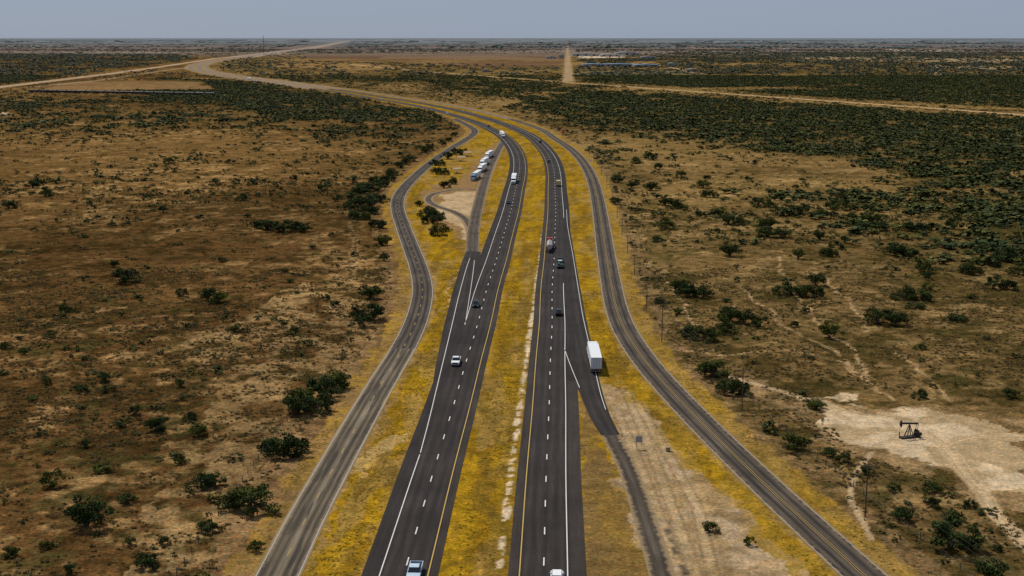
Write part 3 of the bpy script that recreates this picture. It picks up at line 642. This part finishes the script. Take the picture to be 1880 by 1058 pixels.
def semi(loc,rot,col,tcol,label,kind="box",group=None,tl=14.6):
    """rear of the trailer at local y=0, cab toward +y"""
    e=root("semi_truck",label,"truck",loc,rot,group);y0=tl+.7
    bm=bmesh.new()
    prof(bm,[(y0,.9),(y0+6.0,.75),(y0+6.15,1.1),(y0+6.05,1.75),(y0+4.35,2.05),(y0+3.95,2.95),(y0+2.2,3.75),(y0,3.85)],2.4);bmesh.ops.bevel(bm,geom=bm.edges[:],offset=.08,segments=2,affect='EDGES');part("cab",bm,col,e)
    bm=bmesh.new();prof(bm,[(y0+4.42,2.12),(y0+4.02,2.98),(y0+3.92,2.92),(y0+4.3,2.06)],2.1);part("windshield",bm,mGlass,e)
    for s in (-1,1):
        bm=bmesh.new();box(bm,s*1.21,y0+3.2,2.45,.04,1.0,.6);part("side_window",bm,mGlass,e)
        bm=bmesh.new();box(bm,s*1.45,y0+4.2,2.5,.12,.2,.7);part("mirror",bm,mBlk,e)
        bm=bmesh.new();box(bm,s*.95,y0+6.12,1.15,.34,.1,.25);part("headlight",bm,mLamp,e)
        bm=bmesh.new();tube(bm,(s*1.12,y0-.15,1),(s*1.12,y0-.15,4.0),.09,.09,8);part("exhaust_stack",bm,mChr,e)
        bm=bmesh.new();tube(bm,(s*1.0,y0+1.0,.75),(s*1.0,y0+2.8,.75),.3,.3,10);part("fuel_tank",bm,mChr,e)
    bm=bmesh.new();box(bm,0,y0+6.12,1.3,1.2,.1,.8);part("grille",bm,mChr,e)
    bm=bmesh.new();box(bm,0,y0+6.2,.6,2.4,.16,.35,bev=.04);part("bumper",bm,mChr,e)
    bm=bmesh.new();box(bm,-.4,y0+1.2,.8,.2,9.0,.25);box(bm,.4,y0+1.2,.8,.2,9.0,.25);part("chassis",bm,mBlk,e)
    for x in (-1.05,1.05):
        for y_ in (y0+5.0,y0-.9,y0-2.2): wheel(e,x,y_,.5,.3 if y_>y0 else .5)
        for y_ in (1.6,2.9): wheel(e,x,y_,.5,.5)
    if kind=="box":
        bm=bmesh.new();box(bm,0,tl/2,2.62,2.6,tl,2.82,bev=.04);t=part("trailer",bm,tcol,e)
        bm=bmesh.new()
        for x in (-1.24,0,1.24): box(bm,x,-.03,2.62,.07,.05,2.7)
        for z in (1.28,3.98): box(bm,0,-.03,z,2.4,.05,.08)
        for x in (-.75,-.4,.4,.75): box(bm,x,-.05,2.6,.04,.05,2.5)
        part("door_frame",bm,mSteel,t)
        bm=bmesh.new();box(bm,0,.3,.62,2.4,.12,.12);box(bm,-.7,.3,.9,.1,.1,.6);box(bm,.7,.3,.9,.1,.1,.6);part("underride_guard",bm,mSteel,t)
        for s in (-1,1):
            bm=bmesh.new();box(bm,s*1.0,-.03,1.13,.4,.06,.14);part("tail_light",bm,mTail,t)
            bm=bmesh.new();box(bm,s*1.305,tl/2,1.3,.02,tl*.98,.12);part("side_rail",bm,mSteel,t)
            bm=bmesh.new();box(bm,s*.8,tl-3.6,.7,.12,.12,1.2);part("landing_leg",bm,mBlk,t)
    else:
        bm=bmesh.new();tube(bm,(0,.3,2.35),(0,tl-.4,2.35),1.1,1.1,18);tube(bm,(0,.05,2.35),(0,.3,2.35),.85,1.1,18);tube(bm,(0,tl-.4,2.35),(0,tl-.15,2.35),1.1,.85,18);t=part("tank",bm,tcol,e)
        bm=bmesh.new();box(bm,0,tl/2,3.5,.7,tl*.6,.08)
        for k in range(3): tube(bm,(0,tl*(.25+.25*k),3.3),(0,tl*(.25+.25*k),3.65),.28,.28,10)
        part("catwalk",bm,mSteel,t)
        bm=bmesh.new();box(bm,0,.05,.75,2.3,.12,.2);box(bm,-.5,tl/2,1.1,.15,tl*.9,.3);box(bm,.5,tl/2,1.1,.15,tl*.9,.3);part("frame",bm,mBlk,t)
        for s in (-1,1):
            bm=bmesh.new();box(bm,s*.95,-.03,.9,.3,.05,.14);part("tail_light",bm,mTail,t)
    return e
def heading(curve,p,fwd):
    i=int(np.argmin(np.hypot(curve[:,0]-p[0],curve[:,1]-p[1])));i=min(max(i,1),len(curve)-2);t=curve[i+1]-curve[i-1];a=math.atan2(t[1],t[0])-math.pi/2
    return a if fwd else a+math.pi
def onlane(curve,py,o):
    cc=off(curve,o);yy=Yof(py);return np.array([np.interp(yy,cc[:,1],cc[:,0]),yy])
ZR=.065
def P3(p): return (p[0],p[1],ZR)
mWhite=paint("white_vehicle_paint",(.72,.73,.74),.35);mBluW=paint("pale_blue_vehicle_paint",(.45,.55,.65),.3);mBlackV=paint("black_vehicle_paint",(.012,.013,.015),.3);mGreyV=paint("grey_vehicle_paint",(.10,.105,.11),.35)
mRed=paint("red_vehicle_paint",(.42,.03,.03),.35);mBlueV=paint("blue_vehicle_paint",(.04,.16,.30),.35);mCream=paint("cream_vehicle_paint",(.55,.42,.20),.45);mTr=paint("white_trailer_panel",(.66,.68,.70),.5);mTank=paint("silver_tank",(.50,.42,.40),.35,.3)
gt="vehicles driving on the highway"
p=onlane(L,1058,1.7);pickup(P3(p),heading(L,p,False),mBluW,"white and pale blue pickup truck driving on the highway",gt)
p=onlane(L,668,-2.3);pickup(P3(p),heading(L,p,False),mWhite,"white pickup truck driving on dark asphalt",gt)
p=onlane(L,563,-1.9);car(P3(p),heading(L,p,False),mBlackV,"black car with dark windows on the highway","suv",gt)
p=onlane(L,374,-1.9);car(P3(p),heading(L,p,False),mBlackV,"black sedan driving around the highway bend","car",gt)
def semi_front(curve,py,o,col,tcol,label,kind="box"):
    p=onlane(curve,py,o);h=heading(curve,p,False);d=Vector((-math.sin(h),math.cos(h)));tot=21.5;q=(p[0]-d.x*tot,p[1]-d.y*tot)
    return semi(P3(q),h,col,tcol,label,kind,gt)
semi_front(L,339,-1.9,mWhite,mTr,"white semi truck with box trailer on the highway")
semi_front(L,253,-1.9,mWhite,mTr,"small white semi truck at the highway bend")
p=onlane(L,233,1.9);car(P3(p),heading(L,p,False),mBlackV,"dark car at the far highway bend","suv",gt)
p=onlane(L,209,-1.9);car(P3(p),heading(L,p,False),mWhite,"white car far along the highway","suv",gt)
p=onlane(L,183,1.9);car(P3(p),heading(L,p,False),mWhite,"white car far along the highway","suv",gt)
semi_front(L,147,-1.9,mWhite,mTr,"distant white truck on the highway")
p=onlane(R,1069,2.0);car(P3(p),heading(R,p,True),mWhite,"white car driving on the highway","suv",gt)
p=onlane(R,578,1.9);car(P3(p),heading(R,p,True),mBlackV,"black sport utility car beside the solid white line","suv",gt)
p=onlane(R,491,2.2);q=pickup(P3(p+np.array([.35,9.0])),heading(R,p,True),mBlackV,"black pickup truck towing a loaded trailer",gt)
mLoad=paint("dark_green_cargo",(.05,.10,.075),.7);h=heading(R,p,True);tr=root("cargo_trailer","flatbed trailer with dark cargo behind the black pickup","trailer",P3(p),h,gt)
bm=bmesh.new();box(bm,0,0,.8,2.4,6.5,.15);box(bm,0,4.3,.6,.15,2.4,.12);part("deck",bm,mBlk,tr)
bm=bmesh.new();box(bm,0,1.6,1.5,2.0,2.6,1.2,.85,bev=.08);box(bm,-.4,-1.4,1.35,1.0,2.0,.9,.8,bev=.05);box(bm,.6,-1.6,1.15,.8,1.6,.6,bev=.05);part("cargo",bm,mLoad,tr)
bm=bmesh.new();box(bm,0,1.6,2.17,1.3,1.5,.12);part("cargo_cover",bm,mTr,tr)
for x in (-1.1,1.1):
    for y_ in (-.9,.3): wheel(tr,x,y_,.38,.25)
p=onlane(R,465,-1.8);semi(P3(p),heading(R,p,True),mRed,mTank,"red semi truck hauling a silver tank trailer","tank",gt,tl=11)
p=onlane(R,342,1.9);h=heading(R,p,True)
e=root("box_truck","cream box truck driving away on the highway","truck",P3(p),h,gt)
bm=bmesh.new();box(bm,0,0,1.95,2.3,4.6,2.3,bev=.06);part("cargo_box",bm,mCream,e);bm=bmesh.new();prof(bm,[(2.4,.6),(4.6,.6),(4.65,1.2),(3.9,1.45),(3.5,2.2),(2.4,2.25)],2.0);part("cab",bm,mWhite,e)
bm=bmesh.new();prof(bm,[(3.95,1.48),(3.55,2.15),(3.5,2.1),(3.9,1.44)],1.8);part("windshield",bm,mGlass,e)
for x in (-.95,.95):
    for y_ in (-1.3,3.6): wheel(e,x,y_,.42,.28)
p=onlane(R,298,-1.8);car(P3(p),heading(R,p,True),mGreyV,"grey car driving away on the highway","suv",gt)
p=onlane(R,262,1.8);car(P3(p),heading(R,p,True),mBlackV,"dark car driving away around the bend","suv",gt)
a0=g(1095,687);a1=g(1083,636);h=math.atan2(a1[1]-a0[1],a1[0]-a0[0])-math.pi/2
semi((a0[0],a0[1],ZR),h,mWhite,mTr,"white semi truck parked on the ramp shoulder")
for x,y,cb,tcl,lab in ((868,333,mBlueV,mTr,"blue semi truck parked in the rest area"),(880,318,mWhite,mTr,"white semi truck parked in the rest area"),(884,306,mWhite,mTr,"white semi truck parked in the rest area"),(893,292,mWhite,mTr,"white semi truck parked at the rest area road")):
    p=g(x,y);h=heading(restc,p,False)-.12;d=Vector((-math.sin(h),math.cos(h)));semi((p[0]-d.x*21,p[1]-d.y*21,.06),h,cb,tcl,lab,group="trucks parked in the rest area")

_pm=None
def pole(x,y,H=9.5,rot=0):
    global _pm
    if _pm is None:
        bm=bmesh.new();tube(bm,(0,0,-.3),(0,0,9.5),.13,.09,8);a=bm2me(bm,"post",mWood)
        bm=bmesh.new();box(bm,0,.16,8.9,2.4,.12,.14);tube(bm,(-.7,.16,8.85),(0,.14,8.2),.03,.03,4);tube(bm,(.7,.16,8.85),(0,.14,8.2),.03,.03,4);b_=bm2me(bm,"crossarm",mWood)
        bm=bmesh.new();tube(bm,(0,0,0),(0,0,.22),.05,.07,6);c_=bm2me(bm,"insulator",mSteel);_pm=(a,b_,c_)
    e=root("utility_pole","weathered wooden utility pole with a crossarm","utility pole",(x,y,0),rot,"utility poles along the frontage road")
    e.scale=(1,1,H/9.5)
    o=bpy.data.objects.new("post",_pm[0]);COL.objects.link(o);o.parent=e
    o=bpy.data.objects.new("crossarm",_pm[1]);COL.objects.link(o);o.parent=e
    for s in (-1.1,0,1.1):
        q=bpy.data.objects.new("insulator",_pm[2]);COL.objects.link(q);q.parent=o;q.location=(s,.16,8.97)
polepx=[(1985,1270),(1588,948),(1362,752),(1215,628),(1187,566),(1165,506),(1152,466),(1142,432),(1133,402),(1124,372),(1114,346),(1104,322),(1090,300),(1082,288)]
pp=G(polepx)
pr_=math.atan2(pp[3][1]-pp[1][1],pp[3][0]-pp[1][0])-math.pi/2
for i,(x,y) in enumerate(pp): pole(x,y,9.4 if i<4 else 7.2,pr_)
for s in (-1.1,0,1.1):
    bm=bmesh.new()
    for i,((ax,ay),(bx,by)) in enumerate(zip(pp[:-1],pp[1:])):
        prev=None;za=9.12 if i<4 else 6.97;zb=9.12 if i<3 else 6.97
        for k in range(9):
            t=k/8;z=za+(zb-za)*t-4*t*(1-t)*.9;v=(ax+(bx-ax)*t+s*math.cos(pr_),ay+(by-ay)*t+s*math.sin(pr_),z)
            if prev: tube(bm,prev,v,.007,.007,3)
            prev=v
    o=bpy.data.objects.new("power_line_wire",bm2me(bm,"power_line_wire",mWire));COL.objects.link(o);o["label"]="thin metal power line strung between wooden poles";o["category"]="power line";o["group"]="power lines along the frontage road"
bm=bmesh.new();box(bm,0,0,.62,.1,.1,1.35);fpost=bm2me(bm,"post",mWood)
def fence(curve,o,y0,y1,step,label):
    c_=resample(off(cut(curve,y0,y1),o),step)[:99];p0=c_[0]
    e=root("wire_fence",label,"fence",(p0[0],p0[1],0),0)
    for q in c_:
        k=bpy.data.objects.new("post",fpost);COL.objects.link(k);k.parent=e;k.location=(q[0]-p0[0],q[1]-p0[1],0)
    bm=bmesh.new()
    for z in (.4,.75,1.15):
        for a,b_ in zip(c_[:-1],c_[1:]): tube(bm,(a[0]-p0[0],a[1]-p0[1],z),(b_[0]-p0[0],b_[1]-p0[1],z),.008,.008,3)
    part("wire",bm,mWire,e)
fence(RF,15,150,420,4,"low wire fence along the dry plain")
fence(RF,14,425,900,6,"low wire fence along the dry plain")
fence(LF,-15,150,400,4,"low wire fence beside the frontage road")
x,y=g(1670,803);e=root("pumpjack","small black oil pumpjack on pale sandy pad","pumpjack",(x,y,0),.25)
bm=bmesh.new();box(bm,0,0,.15,4.2,1.2,.3);part("base",bm,mRust,e)
bm=bmesh.new()
for s in (-1,1):
    tube(bm,(-.9,s*.5,.3),(-.2,s*.12,2.7),.12,.09,6);tube(bm,(.5,s*.5,.3),(-.2,s*.12,2.7),.12,.09,6)
tube(bm,(-.6,-.35,1.3),(-.6,.35,1.3),.05,.05,6);part("samson_post",bm,mRust,e)
bm=bmesh.new();prof(bm,[(-1.9,2.95),(1.7,2.65),(1.7,2.98),(-1.9,3.3)],.28);k=part("walking_beam",bm,mRust,e);k.rotation_euler=(0,0,-math.pi/2)
bm=bmesh.new();prof(bm,[(0,-.75),(.3,-.45),(.42,0),(.3,.5),(0,.8),(-.1,0)],.3);k=part("horsehead",bm,mRust,e,(-2.0,0,3.0));k.rotation_euler=(0,0,math.pi/2)
bm=bmesh.new()
for s in (-1,1): tube(bm,(1.6,s*.3,2.75),(1.35,s*.3,1.1),.06,.06,6)
part("pitman_arm",bm,mRust,e)
bm=bmesh.new();
for s in (-1,1): box(bm,1.5,s*.42,1.0,.9,.12,1.1,.6,1,.03)
part("counterweight",bm,mRust,e)
bm=bmesh.new();box(bm,1.3,0,.7,.8,.5,.7,bev=.05);part("gearbox",bm,mRust,e)
bm=bmesh.new();tube(bm,(-2.35,0,0),(-2.35,0,1.4),.09,.09,8);tube(bm,(-2.35,0,1.4),(-2.35,0,2.4),.025,.025,5);part("wellhead",bm,mRust,e)
bm=bmesh.new();box(bm,2.3,0,.55,.6,.6,.6,bev=.05);part("motor",bm,mRust,e)
mSignB=paint("grey_sign_back",(.30,.33,.36),.5,.3);mOr=paint("orange_sign_face",(.6,.12,.02),.6)
def sign(px,py,w,h,top,mat,label,legs=2):
    x,y=g(px,py);e=root("road_sign",label,"sign",(x,y,0),0.05)
    bm=bmesh.new();box(bm,0,0,top-h/2,w,.05,h,bev=.01);part("panel",bm,mat,e)
    for s in ((-1,1) if legs==2 else (0,)):
        bm=bmesh.new();tube(bm,(s*w*.35,.09,0),(s*w*.35,.09,top-.1),.05,.05,6);part("leg",bm,mSteel,e)
sign(1173,824,1.3,1.2,2.6,mSignB,"grey highway sign on two posts beside the ramp")
sign(1034,247,2.6,2.2,4.0,mOr,"orange roadwork sign beside the highway")
sign(919,268,1.2,1.2,2.6,mWhite,"white road sign at the rest area exit",1)
sign(1085,300,1.5,1.2,2.6,mWhite,"small white road sign beside the frontage road",1)
mTan=paint("tan_cabinet_paint",(.30,.22,.14),.7)
x,y=g(1226,828);e=root("utility_box","small tan utility box on bare sand","utility box",(x,y,0),.3)
bm=bmesh.new();box(bm,0,0,.4,.8,.5,.8,bev=.05);part("cabinet",bm,mTan,e);bm=bmesh.new();box(bm,0,0,.83,.9,.6,.05);part("lid",bm,mTan,e)
mRoof=paint("tan_shelter_roof",(.34,.24,.15),.8)
for px in ((858,287),(846,296),(838,318)):
    x,y=g(*px);e=root("picnic_shelter","small tan picnic shelter in the rest area","shelter",(x,y,0),.4,"picnic shelters in the rest area")
    bm=bmesh.new();prof(bm,[(-2.4,2.5),(0,3.2),(2.4,2.5),(2.4,2.62),(0,3.35),(-2.4,2.62)],5.5);part("roof",bm,mRoof,e)
    for a in (-2.3,2.3):
        for b_ in (-1.9,1.9):
            bm=bmesh.new();tube(bm,(a,b_,0),(a,b_,2.62),.1,.1,6);part("column",bm,mSteel,e)
    bm=bmesh.new();box(bm,0,0,.75,1.8,.8,.08);box(bm,0,-.75,.45,1.8,.3,.06);box(bm,0,.75,.45,1.8,.3,.06);box(bm,0,0,.37,.3,1.6,.66);part("picnic_table",bm,mSteel,e)
bm=bmesh.new();tube(bm,(-7.2,0,2.6),(7.2,0,2.6),1.6,1.6,12);tube(bm,(0,0,4.1),(0,0,4.6),.5,.5,8);tk=bm2me(bm,"tank",mBlk)
bm=bmesh.new();box(bm,0,0,1.05,15.6,2.2,.3);
for s in (-5.6,5.6): box(bm,s,0,.55,2.6,2.0,.6)
bg=bm2me(bm,"bogie_frame",mRust)
A0=np.array(g(55,170));A1=np.array(g(398,176));dv=A1-A0;Ln=np.linalg.norm(dv);dv/=Ln;an=math.atan2(dv[1],dv[0])
for k in range(int(Ln/16.6)):
    q=A0+dv*(8+k*16.6);e=root("tank_car","black railway tank car standing on the distant track","train car",(q[0],q[1],.3),an,"railway tank cars in one train")
    for nm_,m_ in (("tank",tk),("bogie_frame",bg)):
        o=bpy.data.objects.new(nm_,m_);COL.objects.link(o);o.parent=e
q0=A0-dv*400;q1=A1+dv*60
ribbon("railway_bed",resample(np.array([q0,q1]),30),-3,3,.2,mS)
x,y=g(485,113);e=root("radio_mast","thin dark radio mast rising above the horizon","mast",(x,y,0),0)
mMast=paint("grey_mast_steel",(.12,.13,.14),.7)
bm=bmesh.new()
for k in range(3):
    a=2*math.pi*k/3;tube(bm,(1.6*math.cos(a),1.6*math.sin(a),0),(.9*math.cos(a),.9*math.sin(a),86),.25,.2,5)
for z in range(0,85,5):
    for k in range(3):
        a=2*math.pi*k/3;b_=a+2*math.pi/3;r=1.6-.7*z/86;tube(bm,(r*math.cos(a),r*math.sin(a),z),(r*math.cos(b_),r*math.sin(b_),z+5),.12,.12,4)
part("lattice",bm,mMast,e)
bm=bmesh.new();tube(bm,(0,0,84),(0,0,92),.2,.1,5);part("antenna",bm,mSteel,e)
mBld=paint("pale_metal_cladding",(.42,.40,.38),.6);mPond=paint("blue_grey_metal_roof",(.16,.24,.34),.5)
def shed(px,py,w,d,h,mat,label,cat="warehouse"):
    x,y=g(px,py);e=root(cat.replace(" ","_"),label,cat,(x,y,0),0)
    bm=bmesh.new();box(bm,0,0,h/2,w,d,h);part("wall",bm,mBld,e)
    bm=bmesh.new();prof(bm,[(-w/2-1,h),(w/2+1,h),(0,h+h*.35)],d+2);k=part("roof",bm,mat,e);k.rotation_euler=(0,0,-math.pi/2)
    for s in (-.3,0,.3):
        bm=bmesh.new();box(bm,s*w,-d/2-.1,h*.35,w*.08,.2,h*.7);part("door",bm,mBlk,e)
shed(1088,121,60,60,5,mPond,"long blue-roofed metal shed in the scrubland");shed(1135,121,100,60,5,mPond,"long blue-roofed metal shed in the scrubland");shed(1185,122,70,60,5,mPond,"long blue-roofed metal shed in the scrubland")
for px,py,w,h in ((1075,103,120,11),(1120,104,90,9),(1150,101,110,11),(1190,108,60,8),(890,132,14,5),(1040,84,100,14),(760,77,200,22),(560,77,180,20),(220,77,200,22),(20,78,200,20),(1300,77,220,22),(1690,77,200,20),(1450,92,80,8),(1012,108,40,8),(1031,107,22,12),(1235,120,30,6),(1270,131,24,5)):
    shed(px,py,w,w*.5,h,mBld,"pale industrial building far out on the plain","industrial building")

# ------------------------------------------------------------ light, world, camera
EL=math.radians(56);AZ=math.radians(-38)
sd=Vector((math.sin(AZ)*math.cos(EL),math.cos(AZ)*math.cos(EL),math.sin(EL)))
sl=bpy.data.lights.new("sun","SUN");sl.energy=4.0;sl.angle=math.radians(.5);sl.color=(1,.94,.82);so=bpy.data.objects.new("sun",sl);COL.objects.link(so);so.rotation_euler=sd.to_track_quat('Z','Y').to_euler()
w=bpy.data.worlds.new("World");scene.world=w;w.use_nodes=True;nt=w.node_tree;bg_=nt.nodes["Background"]
sk=nt.nodes.new("ShaderNodeTexSky");sk.sky_type="NISHITA";sk.sun_disc=False;sk.sun_elevation=EL;sk.sun_rotation=AZ;sk.altitude=300;sk.air_density=1.0;sk.dust_density=.6;sk.ozone_density=2.5
mx=nt.nodes.new("ShaderNodeMix");mx.data_type="RGBA";mx.inputs[0].default_value=.76;mx.inputs[7].default_value=(5.9,7.3,9.9,1)
nt.links.new(sk.outputs[0],mx.inputs[6]);nt.links.new(mx.outputs[2],bg_.inputs[0]);bg_.inputs[1].default_value=.05
scene.view_settings.view_transform='Standard';scene.view_settings.look='None';scene.view_settings.exposure=0
cam=bpy.data.cameras.new("camera");co=bpy.data.objects.new("camera",cam);COL.objects.link(co);co.location=(0,0,78.5);co.rotation_euler=(math.radians(90-11.286),0,0)
cam.sensor_width=36;cam.lens=36*2300/1880;cam.clip_start=.5;cam.clip_end=800000;scene.camera=co
